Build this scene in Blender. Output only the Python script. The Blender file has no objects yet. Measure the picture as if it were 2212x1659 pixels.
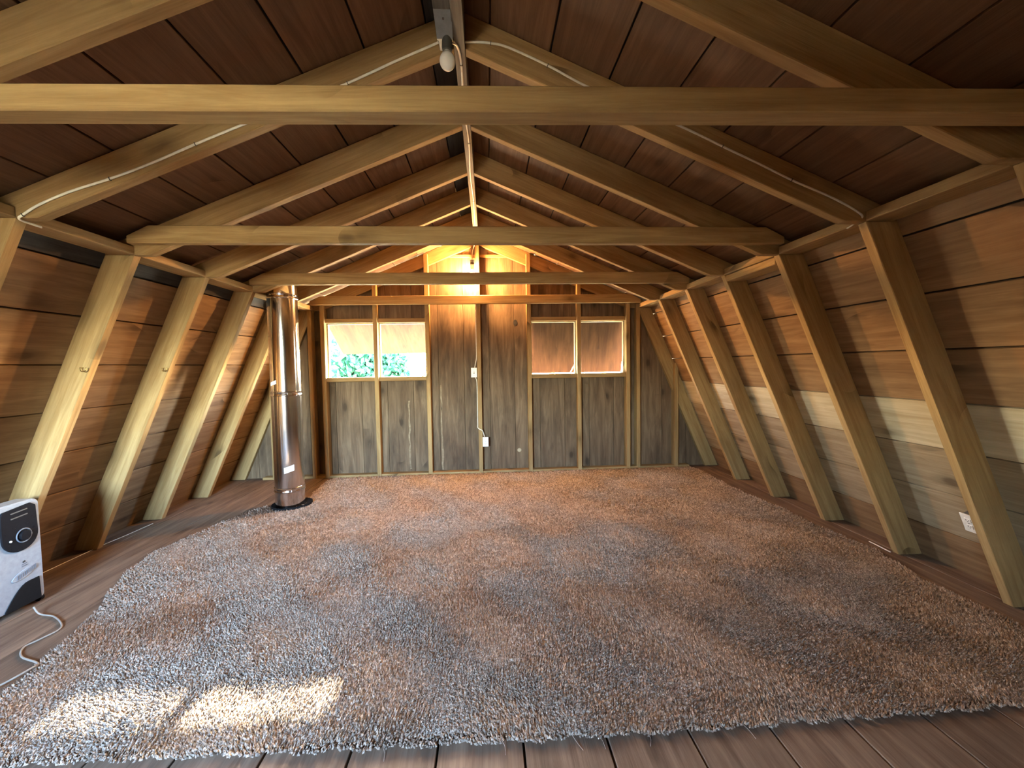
import bpy, bmesh, math, random
import numpy as np
from mathutils import Matrix, Vector
random.seed(7); rng = np.random.default_rng(7)
C = bpy.context.scene.collection
scene = bpy.context.scene

# ------------------------------------------------------------------ camera, world, sun, exposure
W_PX, F_PX = 2212.0, 895.64
cam_d = bpy.data.cameras.new('camera'); cam = bpy.data.objects.new('camera', cam_d); C.objects.link(cam)
cam_d.sensor_width = 36.0; cam_d.lens = F_PX / W_PX * 36.0; cam_d.clip_start = 0.02; cam_d.clip_end = 400
yaw, pitch, roll = (math.radians(v) for v in (3.3405, -2.666, 0.9391))
fw = Vector((math.sin(yaw)*math.cos(pitch), math.cos(yaw)*math.cos(pitch), math.sin(pitch)))
r0 = Vector((math.cos(yaw), -math.sin(yaw), 0)); u0 = r0.cross(fw)
rt = r0*math.cos(roll) - u0*math.sin(roll); up = u0*math.cos(roll) + r0*math.sin(roll)
m = Matrix.Identity(4)
for i in range(3):
    m[i][0] = rt[i]; m[i][1] = up[i]; m[i][2] = -fw[i]
m.translation = (0.0869, 0.0, 1.3193)
cam.matrix_world = m
scene.camera = cam

SUN_DIR = Vector((0.034, -1.0, -0.3535)).normalized()      # the way the sunlight travels
world = bpy.data.worlds.new('sky'); scene.world = world; world.use_nodes = True
wn, wl = world.node_tree.nodes, world.node_tree.links
wn.clear()
sky = wn.new('ShaderNodeTexSky'); sky.sky_type = 'NISHITA'; sky.sun_disc = False
sky.sun_elevation = math.asin(-SUN_DIR.z); sky.sun_rotation = math.atan2(-SUN_DIR.x, -SUN_DIR.y)
sky.air_density = 1.0; sky.dust_density = 2.5; sky.ozone_density = 1.0
bg = wn.new('ShaderNodeBackground'); bg.inputs['Strength'].default_value = 4.2
wo = wn.new('ShaderNodeOutputWorld')
wl.new(sky.outputs[0], bg.inputs['Color']); wl.new(bg.outputs[0], wo.inputs['Surface'])

sun_d = bpy.data.lights.new('sun', 'SUN'); sun = bpy.data.objects.new('sun', sun_d); C.objects.link(sun)
sun_d.energy = 15.0; sun_d.color = (1.0, 0.86, 0.62); sun_d.angle = math.radians(0.6)
sun.rotation_euler = SUN_DIR.to_track_quat('-Z', 'Y').to_euler()

def portal(name, loc, sx, sz, rx):
    d = bpy.data.lights.new(name, 'AREA'); d.shape = 'RECTANGLE'; d.size = sx; d.size_y = sz
    d.cycles.is_portal = True
    o = bpy.data.objects.new(name, d); C.objects.link(o); o.location = loc; o.rotation_euler = (rx, 0, 0)
portal('portal_window_1', (-1.23, 5.16, 1.52), 1.2, 0.68, -math.pi/2)
portal('portal_window_2', (1.21, 5.16, 1.52), 1.2, 0.68, -math.pi/2)
portal('portal_hatch', (-1.20, -1.80, 1.525), 1.16, 0.85, math.pi/2)

vs = scene.view_settings
vs.view_transform = 'Standard'; vs.look = 'None'; vs.gamma = 1.0; vs.use_curve_mapping = False
vs.exposure = 3.92
BULB_STRENGTH = 400.0
cy = scene.cycles
cy.use_denoising = True
cy.max_bounces = 8; cy.diffuse_bounces = 5; cy.glossy_bounces = 3; cy.sample_clamp_indirect = 12.0
cy.caustics_reflective = False; cy.caustics_refractive = False

# ------------------------------------------------------------------ materials
MATS = {}
def new_mat(name):
    mt = bpy.data.materials.new(name); mt.use_nodes = True
    nt = mt.node_tree; b = nt.nodes['Principled BSDF']
    MATS[name] = mt
    return mt, nt, b
def ramp(nt, fac, stops):
    r = nt.nodes.new('ShaderNodeValToRGB')
    while len(r.color_ramp.elements) < len(stops): r.color_ramp.elements.new(0.5)
    for e, (p, c) in zip(r.color_ramp.elements, stops):
        e.position = p; e.color = (*c, 1) if len(c) == 3 else c
    nt.links.new(fac, r.inputs['Fac']); return r.outputs['Color']
def mix(nt, fac, a, b, mode='MIX'):
    n = nt.nodes.new('ShaderNodeMix'); n.data_type = 'RGBA'; n.blend_type = mode
    for s, v in ((n.inputs[0], fac), (n.inputs[6], a), (n.inputs[7], b)):
        if hasattr(v, 'is_output') or isinstance(v, bpy.types.NodeSocket): nt.links.new(v, s)
        else: s.default_value = v if not isinstance(v, tuple) else ((*v, 1) if len(v) == 3 else v)
    return n.outputs[2]
def math_n(nt, op, a, b=None, clamp=False):
    n = nt.nodes.new('ShaderNodeMath'); n.operation = op; n.use_clamp = clamp
    for s, v in ((n.inputs[0], a), (n.inputs[1], b)):
        if v is None: continue
        if isinstance(v, bpy.types.NodeSocket): nt.links.new(v, s)
        else: s.default_value = v
    return n.outputs[0]
def coords(nt, scale, rand=40.0):
    """object-space coordinates (local X = the grain), shifted by a random amount for each object"""
    tc = nt.nodes.new('ShaderNodeTexCoord'); oi = nt.nodes.new('ShaderNodeObjectInfo')
    mp = nt.nodes.new('ShaderNodeMapping'); mp.inputs['Scale'].default_value = scale
    ad = nt.nodes.new('ShaderNodeVectorMath'); ad.operation = 'ADD'
    sc = nt.nodes.new('ShaderNodeVectorMath'); sc.operation = 'SCALE'; sc.inputs[0].default_value = (1.0, 0.37, 0.71)
    ml = math_n(nt, 'MULTIPLY', oi.outputs['Random'], rand)
    nt.links.new(ml, sc.inputs['Scale'])
    nt.links.new(tc.outputs['Object'], ad.inputs[0]); nt.links.new(sc.outputs[0], ad.inputs[1])
    nt.links.new(ad.outputs[0], mp.inputs['Vector'])
    return mp.outputs['Vector'], oi.outputs['Random']
def noise(nt, vec, scale, detail=4, rough=0.55, dist=0.0):
    n = nt.nodes.new('ShaderNodeTexNoise'); n.inputs['Scale'].default_value = scale
    n.inputs['Detail'].default_value = detail; n.inputs['Roughness'].default_value = rough
    n.inputs['Distortion'].default_value = dist
    nt.links.new(vec, n.inputs['Vector']); return n.outputs['Fac']
def bump(nt, b, h, strength, dist=0.004):
    n = nt.nodes.new('ShaderNodeBump'); n.inputs['Strength'].default_value = strength; n.inputs['Distance'].default_value = dist
    nt.links.new(h, n.inputs['Height']); nt.links.new(n.outputs[0], b.inputs['Normal'])

WOOD_K = 0.64
def wood(name, dark, light, knots=0.5, rough=0.75, stain=0.25, stain_col=(0.08, 0.05, 0.03), vary=0.3, knot_scale=1.7, grain=1.0):
    dark, light, stain_col = (tuple(c*WOOD_K for c in q) for q in (dark, light, stain_col))
    mt, nt, b = new_mat(name)
    v1, rnd = coords(nt, (1.1, 16*grain, 16*grain)); g = noise(nt, v1, 1.6, 6, 0.62, 0.7)
    v2, _ = coords(nt, (3.0, 90*grain, 90*grain)); g2 = noise(nt, v2, 1.5, 3, 0.6)
    v3, _ = coords(nt, (1.0, 4.0, 4.0)); s = noise(nt, v3, 1.5, 4, 0.6, 0.4)
    mid = tuple((a+c)/2 for a, c in zip(dark, light))
    col = ramp(nt, g, [(0.30, dark), (0.5, mid), (0.68, light)])
    col = mix(nt, math_n(nt, 'MULTIPLY', math_n(nt, 'SUBTRACT', g2, 0.45, True), 0.7), col, tuple(c*0.55 for c in dark))
    # knots
    v4, _ = coords(nt, (1.9, 4.2, 4.2))
    sx_ = nt.nodes.new('ShaderNodeSeparateXYZ'); cx_ = nt.nodes.new('ShaderNodeCombineXYZ')
    nt.links.new(v4, sx_.inputs[0]); nt.links.new(sx_.outputs[0], cx_.inputs[0])
    nt.links.new(math_n(nt, 'ADD', sx_.outputs[1], math_n(nt, 'MULTIPLY', sx_.outputs[2], 0.9)), cx_.inputs[1])
    v4 = cx_.outputs[0]
    vo = nt.nodes.new('ShaderNodeTexVoronoi'); vo.inputs['Scale'].default_value = knot_scale
    vo.inputs['Randomness'].default_value = 1.0; nt.links.new(v4, vo.inputs['Vector'])
    kd = math_n(nt, 'ADD', vo.outputs['Distance'], math_n(nt, 'MULTIPLY', math_n(nt, 'SUBTRACT', g, 0.5), 0.15))
    km = ramp(nt, kd, [(0.0, (1, 1, 1)), (0.10, (0.9, 0.9, 0.9)), (0.17, (0.45, 0.45, 0.45)), (0.36, (0, 0, 0))])
    keep = math_n(nt, 'GREATER_THAN', noise(nt, v4, 0.9, 0), 0.50)
    col = mix(nt, math_n(nt, 'MULTIPLY', math_n(nt, 'MULTIPLY', km, keep), knots), col, tuple(c*0.30 for c in dark))
    # stains
    st = ramp(nt, s, [(0.50, (0, 0, 0)), (0.72, (1, 1, 1))])
    col = mix(nt, math_n(nt, 'MULTIPLY', st, stain), col, stain_col)
    # board to board tone
    hsv = nt.nodes.new('ShaderNodeHueSaturation')
    nt.links.new(col, hsv.inputs['Color'])
    nt.links.new(math_n(nt, 'ADD', math_n(nt, 'MULTIPLY', rnd, vary), 1.0 - vary/2), hsv.inputs['Value'])
    nt.links.new(hsv.outputs[0], b.inputs['Base Color'])
    b.inputs['Roughness'].default_value = rough
    b.inputs['Specular IOR Level'].default_value = 0.25
    bump(nt, b, math_n(nt, 'ADD', g2, math_n(nt, 'MULTIPLY', g, 0.6)), 0.35, 0.003)
    return mt
def plain(name, col, rough=0.5, metal=0.0, spec=0.5, bump_s=None):
    mt, nt, b = new_mat(name)
    b.inputs['Base Color'].default_value = (*col, 1); b.inputs['Roughness'].default_value = rough
    b.inputs['Metallic'].default_value = metal; b.inputs['Specular IOR Level'].default_value = spec
    tc = nt.nodes.new('ShaderNodeTexCoord'); n = noise(nt, tc.outputs['Object'], bump_s or 40.0, 3)
    c = ramp(nt, n, [(0.3, tuple(x*0.86 for x in col)), (0.7, tuple(min(1, x*1.06) for x in col))])
    nt.links.new(c, b.inputs['Base Color'])
    return mt

M_RAFT = wood('rafter_wood', (0.36, 0.215, 0.085), (0.60, 0.40, 0.18), knots=0.75, stain=0.25, stain_col=(0.20, 0.11, 0.05), vary=0.16)
M_STUD = wood('stud_wood', (0.42, 0.255, 0.10), (0.68, 0.47, 0.215), knots=0.85, stain=0.30, stain_col=(0.22, 0.12, 0.055), vary=0.14, knot_scale=1.3)
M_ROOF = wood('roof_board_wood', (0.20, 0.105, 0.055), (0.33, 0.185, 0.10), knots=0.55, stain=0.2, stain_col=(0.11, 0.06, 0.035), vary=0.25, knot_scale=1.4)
M_WALL = wood('wall_board_wood', (0.27, 0.155, 0.075), (0.45, 0.285, 0.15), knots=0.8, stain=0.3, stain_col=(0.16, 0.09, 0.05), vary=0.25, knot_scale=1.4)
M_MID = wood('grey_board_wood', (0.33, 0.24, 0.14), (0.52, 0.41, 0.27), knots=0.85, stain=0.3, stain_col=(0.18, 0.11, 0.06), vary=0.12, knot_scale=1.4)
M_PALE = wood('pale_board_wood', (0.56, 0.45, 0.28), (0.80, 0.69, 0.48), knots=0.8, stain=0.18, stain_col=(0.25, 0.17, 0.10), vary=0.12, knot_scale=1.4)
M_GABLE = wood('weathered_board_wood', (0.150, 0.092, 0.052), (0.34, 0.235, 0.142), knots=0.8, stain=0.65, stain_col=(0.07, 0.045, 0.03), vary=0.22, knot_scale=1.5, grain=0.7)
M_FLOORB = wood('floor_board_wood', (0.17, 0.11, 0.075), (0.36, 0.255, 0.18), knots=0.6, stain=0.45, stain_col=(0.06, 0.04, 0.03), vary=0.28)
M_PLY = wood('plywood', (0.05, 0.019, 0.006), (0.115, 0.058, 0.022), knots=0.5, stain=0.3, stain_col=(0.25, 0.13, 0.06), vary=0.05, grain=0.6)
M_DARKB = wood('dark_weathered_wood', (0.035, 0.033, 0.032), (0.085, 0.080, 0.078), knots=0.2, stain=0.3, vary=0.1)
M_RIDGE = wood('grey_ridge_wood', (0.17, 0.155, 0.135), (0.40, 0.375, 0.335), knots=0.3, stain=0.55, stain_col=(0.05, 0.045, 0.04), vary=0.05)
M_FELT = plain('black_roofing_felt', (0.02, 0.018, 0.017), 0.95)
M_SIDING = plain('outer_siding_brown', (0.045, 0.028, 0.02), 0.9)
M_SUB = plain('subfloor_dark', (0.03, 0.022, 0.018), 0.95)
M_WHITE = plain('white_plastic', (0.78, 0.78, 0.74), 0.4)
M_CABLE = plain('white_cable_sheath', (0.72, 0.70, 0.62), 0.5)
M_SLOT = plain('dark_slot', (0.03, 0.03, 0.03), 0.6)
M_GREY = plain('grey_metal', (0.20, 0.21, 0.21), 0.42, 0.7)
M_SOCK = plain('dark_socket', (0.07, 0.07, 0.065), 0.5, 0.3)
M_BRASS = plain('brass', (0.55, 0.40, 0.18), 0.3, 1.0)
M_STAPLE = plain('staple_steel', (0.10, 0.09, 0.08), 0.45, 0.8)
M_BLACKP = plain('black_plastic', (0.009, 0.010, 0.013), 0.25, 0.0, 0.25)
M_MATBLK = plain('matt_black', (0.010, 0.010, 0.011), 0.8, 0.0, 0.1)
M_HEAT = plain('heater_white_enamel', (0.31, 0.34, 0.38), 0.28)
M_STICK = plain('grey_sticker', (0.15, 0.17, 0.21), 0.5)
M_CORD = plain('pale_grey_cord', (0.34, 0.31, 0.27), 0.5)
M_PAPER = plain('white_label_paper', (0.75, 0.76, 0.78), 0.6)

def steel_mat():
    mt, nt, b = new_mat('polished_steel')
    b.inputs['Metallic'].default_value = 1.0
    tc = nt.nodes.new('ShaderNodeTexCoord')
    mp = nt.nodes.new('ShaderNodeMapping'); mp.inputs['Scale'].default_value = (30, 30, 1.2)
    nt.links.new(tc.outputs['Object'], mp.inputs['Vector'])
    n = noise(nt, mp.outputs['Vector'], 1.0, 3)
    nt.links.new(ramp(nt, n, [(0.3, (0.52, 0.51, 0.52)), (0.7, (0.66, 0.65, 0.66))]), b.inputs['Base Color'])
    nt.links.new(ramp(nt, n, [(0.3, (0.10,)*3), (0.7, (0.17,)*3)]), b.inputs['Roughness'])
    n2 = noise(nt, tc.outputs['Object'], 5.0, 2)
    bump(nt, b, n2, 0.10, 0.01)
    return mt
M_STEEL = steel_mat()

def carpet_mat(name, k=1.0):
    mt, nt, b = new_mat(name)
    tc = nt.nodes.new('ShaderNodeTexCoord')
    big = noise(nt, tc.outputs['Object'], 1.7, 5, 0.65, 0.3)
    mp = nt.nodes.new('ShaderNodeMapping'); mp.inputs['Scale'].default_value = (1.0, 2.6, 1.0)
    nt.links.new(tc.outputs['Object'], mp.inputs['Vector'])
    mid = noise(nt, mp.outputs['Vector'], 9.0, 4, 0.6)
    fine = noise(nt, tc.outputs['Object'], 120.0, 2, 0.5)
    col = ramp(nt, big, [(0.30, (0.36*k, 0.285*k, 0.225*k)), (0.48, (0.50*k, 0.42*k, 0.345*k)), (0.68, (0.56*k, 0.48*k, 0.41*k))])
    col = mix(nt, math_n(nt, 'MULTIPLY', ramp(nt, mid, [(0.42, (1, 1, 1)), (0.62, (0, 0, 0))]), 0.45), col, (0.34*k, 0.265*k, 0.21*k))
    col = mix(nt, math_n(nt, 'MULTIPLY', ramp(nt, fine, [(0.35, (1, 1, 1)), (0.6, (0, 0, 0))]), 0.5), col, (0.27*k, 0.22*k, 0.18*k))
    geo = nt.nodes.new('ShaderNodeNewGeometry'); hv = nt.nodes.new('ShaderNodeHueSaturation')   # each tuft its own tone
    nt.links.new(col, hv.inputs['Color']); nt.links.new(math_n(nt, 'ADD', math_n(nt, 'MULTIPLY', geo.outputs['Random Per Island'], 0.75), 0.50), hv.inputs['Value'])
    nt.links.new(hv.outputs[0], b.inputs['Base Color']); b.inputs['Roughness'].default_value = 0.95
    b.inputs['Specular IOR Level'].default_value = 0.1
    bump(nt, b, fine, 0.8, 0.01)
    return mt
M_CARPET = carpet_mat('carpet_backing', 1.0)
M_PILE = carpet_mat('carpet_pile', 1.05)

def glass_bulb():
    mt, nt, b = new_mat('frosted_white_glass')
    b.inputs['Base Color'].default_value = (0.82, 0.84, 0.82, 1); b.inputs['Roughness'].default_value = 0.12
    b.inputs['Subsurface Weight'].default_value = 0.3; b.inputs['Subsurface Radius'].default_value = (0.02, 0.02, 0.02)
    mt2, nt2, b2 = new_mat('lit_bulb_glass')
    b2.inputs['Base Color'].default_value = (1, 0.9, 0.7, 1)
    b2.inputs['Emission Color'].default_value = (1.0, 0.50, 0.17, 1); b2.inputs['Emission Strength'].default_value = BULB_STRENGTH
    return mt, mt2
M_BULB, M_LIT = glass_bulb()
def leaf_mat():
    mt, nt, b = new_mat('green_leaves')
    tc = nt.nodes.new('ShaderNodeTexCoord'); n = noise(nt, tc.outputs['Object'], 3.0, 3)
    c = ramp(nt, n, [(0.3, (0.010, 0.05, 0.022)), (0.7, (0.035, 0.13, 0.06))])
    nt.links.new(c, b.inputs['Base Color']); b.inputs['Roughness'].default_value = 0.5
    tr = nt.nodes.new('ShaderNodeBsdfTranslucent'); nt.links.new(c, tr.inputs['Color'])
    mx = nt.nodes.new('ShaderNodeMixShader'); mx.inputs[0].default_value = 0.45
    out = nt.nodes['Material Output']
    nt.links.new(b.outputs[0], mx.inputs[1]); nt.links.new(tr.outputs[0], mx.inputs[2]); nt.links.new(mx.outputs[0], out.inputs['Surface'])
    return mt
M_LEAF = leaf_mat()
M_BARK = plain('tree_bark', (0.12, 0.08, 0.05), 0.9)
def ground_mat():
    mt, nt, b = new_mat('dry_grass_ground')
    tc = nt.nodes.new('ShaderNodeTexCoord'); n = noise(nt, tc.outputs['Object'], 0.4, 6)
    nt.links.new(ramp(nt, n, [(0.3, (0.17, 0.15, 0.09)), (0.7, (0.29, 0.25, 0.16))]), b.inputs['Base Color'])
    b.inputs['Roughness'].default_value = 0.95
    return mt
M_GROUND = ground_mat()

# ------------------------------------------------------------------ helpers
def mesh_obj(name, verts, faces, mat, parent=None, matrix=None, smooth=False, bevel=0.0):
    me = bpy.data.meshes.new(name)
    me.from_pydata([tuple(v) for v in verts], [], faces); me.update()
    bm = bmesh.new(); bm.from_mesh(me)
    bmesh.ops.recalc_face_normals(bm, faces=bm.faces)
    if bevel: bmesh.ops.bevel(bm, geom=bm.edges[:], offset=bevel, segments=1, affect='EDGES', profile=0.5)
    bm.to_mesh(me); bm.free()
    if smooth:
        for p in me.polygons: p.use_smooth = True
    me.materials.append(mat)
    o = bpy.data.objects.new(name, me); C.objects.link(o)
    if matrix is not None: o.matrix_world = matrix
    if parent is not None: o.parent = parent
    return o
def empty(name, loc=(0, 0, 0)):
    o = bpy.data.objects.new(name, None); C.objects.link(o); o.location = loc; o.empty_display_size = 0.1
    return o
def tag(o, label=None, cat=None, group=None, kind=None):
    for k, v in (('label', label), ('category', cat), ('group', group), ('kind', kind)):
        if v: o[k] = v
    return o
BOXF = [(0, 1, 2, 3), (7, 6, 5, 4), (0, 4, 5, 1), (1, 5, 6, 2), (2, 6, 7, 3), (3, 7, 4, 0)]
def box_verts(x0, x1, y0, y1, z0, z1):
    return [(x0, y0, z0), (x1, y0, z0), (x1, y1, z0), (x0, y1, z0), (x0, y0, z1), (x1, y0, z1), (x1, y1, z1), (x0, y1, z1)]
def frame(ex, ey, loc):
    ex = Vector(ex).normalized(); ey = Vector(ey); ey = (ey - ex*ey.dot(ex)).normalized(); ez = ex.cross(ey)
    mm = Matrix.Identity(4)
    for i in range(3): mm[i][0], mm[i][1], mm[i][2] = ex[i], ey[i], ez[i]
    mm.translation = loc; return mm
def wbox(name, x0, x1, y0, y1, z0, z1, mat, parent=None, bevel=0.002, grain='x'):
    """an axis-aligned box given in world coordinates; its local X runs along the grain axis"""
    c = Vector(((x0+x1)/2, (y0+y1)/2, (z0+z1)/2)); h = ((x1-x0)/2, (y1-y0)/2, (z1-z0)/2)
    if grain == 'x': mm = frame((1, 0, 0), (0, 1, 0), c); a, b, d = h
    elif grain == 'y': mm = frame((0, 1, 0), (0, 0, 1), c); a, b, d = h[1], h[2], h[0]
    else: mm = frame((0, 0, 1), (1, 0, 0), c); a, b, d = h[2], h[0], h[1]
    return mesh_obj(name, box_verts(-a, a, -b, b, -d, d), BOXF, mat, parent, mm, bevel=bevel)
def prism_xz(name, poly, y0, y1, ang, mat, parent=None, bevel=0.003):
    """a polygon in the XZ plane extruded along Y; local X turned by ang so that the grain follows the member"""
    ox, oz = poly[0]; c, s = math.cos(ang), math.sin(ang); n = len(poly)
    loc = [((x-ox)*c - (z-oz)*s, (x-ox)*s + (z-oz)*c) for x, z in poly]
    vs_ = [(x, 0, z) for x, z in loc] + [(x, y1-y0, z) for x, z in loc]
    fs = [tuple(range(n)), tuple(range(2*n-1, n-1, -1))] + [(i, (i+1) % n, n+(i+1) % n, n+i) for i in range(n)]
    mm = Matrix.Translation((ox, y0, oz)) @ Matrix.Rotation(ang, 4, 'Y')
    return mesh_obj(name, vs_, fs, mat, parent, mm, bevel=bevel)
def tube_data(pts, r, n=8, flat=1.0, upv=(0, 0, 1)):
    pts = [Vector(p) for p in pts]; vs_, fs = [], []
    for i, p in enumerate(pts):
        t = (pts[min(i+1, len(pts)-1)] - pts[max(i-1, 0)]).normalized()
        a = t.cross(Vector(upv))
        if a.length < 1e-4: a = t.cross(Vector((1, 0, 0)))
        a.normalize(); b = a.cross(t).normalized()
        rr = r[i] if isinstance(r, (list, tuple)) else r
        for k in range(n):
            th = 2*math.pi*k/n
            vs_.append(p + a*math.cos(th)*rr + b*math.sin(th)*rr*flat)
    for i in range(len(pts)-1):
        for k in range(n):
            k2 = (k+1) % n
            fs.append((i*n+k, i*n+k2, (i+1)*n+k2, (i+1)*n+k))
    fs.append(tuple(range(n))); fs.append(tuple(range((len(pts)-1)*n, len(pts)*n)))
    return vs_, fs
def smooth_path(pts, sub=6):
    P = [Vector(p) for p in pts]; out = []
    for i in range(len(P)-1):
        p0, p1, p2, p3 = P[max(i-1, 0)], P[i], P[i+1], P[min(i+2, len(P)-1)]
        for k in range(sub):
            t = k/sub
            out.append(0.5*((2*p1) + (p2-p0)*t + (2*p0-5*p1+4*p2-p3)*t*t + (3*p1-p0-3*p2+p3)*t**3))
    out.append(P[-1]); return out
def tube(name, pts, r, mat, parent=None, n=8, flat=1.0, upv=(0, 0, 1)):
    v, f = tube_data(pts, r, n, flat, upv); return mesh_obj(name, v, f, mat, parent, smooth=True)
def lathe(name, prof, mat, parent=None, matrix=None, n=32, smooth=True):
    """profile of (radius, z) turned about local Z; ends are closed"""
    vs_, fs = [], []
    for r, z in prof:
        for k in range(n):
            th = 2*math.pi*k/n; vs_.append((r*math.cos(th), r*math.sin(th), z))
    for i in range(len(prof)-1):
        for k in range(n):
            k2 = (k+1) % n; fs.append((i*n+k, i*n+k2, (i+1)*n+k2, (i+1)*n+k))
    fs.append(tuple(range(n-1, -1, -1))); fs.append(tuple(range((len(prof)-1)*n, len(prof)*n)))
    o = mesh_obj(name, vs_, fs, mat, parent, matrix, smooth=smooth)
    if smooth:
        o.data.set_sharp_from_angle(angle=math.radians(40))
    return o
def clip_poly(poly, conv):
    """poly clipped to the convex outline conv (counter-clockwise)"""
    out = list(poly)
    for i in range(len(conv)):
        a, b = conv[i], conv[(i+1) % len(conv)]; inp, out = out, []
        side = lambda p: (b[0]-a[0])*(p[1]-a[1]) - (b[1]-a[1])*(p[0]-a[0])
        for j in range(len(inp)):
            p, q = inp[j], inp[(j+1) % len(inp)]; sp, sq = side(p), side(q)
            if sp >= 0: out.append(p)
            if (sp >= 0) != (sq >= 0):
                t = sp/(sp-sq); out.append((p[0]+(q[0]-p[0])*t, p[1]+(q[1]-p[1])*t))
        if len(out) < 3: return []
    res = []
    for p in out:
        if not res or abs(p[0]-res[-1][0]) + abs(p[1]-res[-1][1]) > 1e-4: res.append(p)
    return res if len(res) >= 3 else []

# ------------------------------------------------------------------ the frame of the building (metres)
S = 0.61
Y = {k: 1.962 + (k-1)*S for k in range(-5, 7)}
for k, y in {0: 1.345, -1: 0.68, -2: 0.07, -3: -0.54, -4: -1.15}.items(): Y[k] = y
YF, YR = Y[6], -1.75                         # inner stud faces of the far and the rear gable
XR = -0.012                                  # ridge line
T = 0.05                                     # full two-inch timber
WK, ZK, RUN = 1.954, 1.994, 0.4362           # knee, and run of the lower wall per metre of drop
ZR, SL = 2.757, 0.4167                       # rafter underside at the ridge, five-in-twelve pitch
A = math.atan(SL); DV = 0.15/math.cos(A)
HO = 0.164                                   # horizontal depth of a wall stud
A2 = math.atan2(1.0, RUN)                    # slope of the wall studs
wall_x = lambda z: WK + (ZK - z)*RUN         # inner stud line
roof_z = lambda x: ZR + DV - SL*(abs(x - XR) - 0.025)
YB0, YB1 = YR - 0.14, YF + 0.135             # ends of the boarding

# setting roots: the outer layers that the boards are nailed to
def slab(name, o, ey, w0, w1, d0, d1, mat):
    """a slab whose length is Y, width along ey, depth along ez"""
    mm = frame((0, 1, 0), ey, o); ob = mesh_obj(name, box_verts(YB0-0.06, YB1+0.06, w0, w1, d0, d1), BOXF, mat, None, mm)
    return ob
ceiling = empty('ceiling'); tag(ceiling, 'brown board ceiling under the upper roof slopes with rafters', None, None, 'structure')
wall_left = empty('wall_left'); tag(wall_left, 'steep boarded lower wall beside the stove pipe and heater', None, None, 'structure')
wall_right = empty('wall_right'); tag(wall_right, 'steep boarded lower wall opposite the stove pipe', None, None, 'structure')
wall_far = empty('wall_far'); tag(wall_far, 'weathered gable wall with two shuttered window openings', None, None, 'structure')
wall_rear = empty('wall_rear'); tag(wall_rear, 'rear gable wall with an open hatch', None, None, 'structure')
floor = empty('floor'); tag(floor, 'wide brown floorboards under the carpet', None, None, 'structure')

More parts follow.
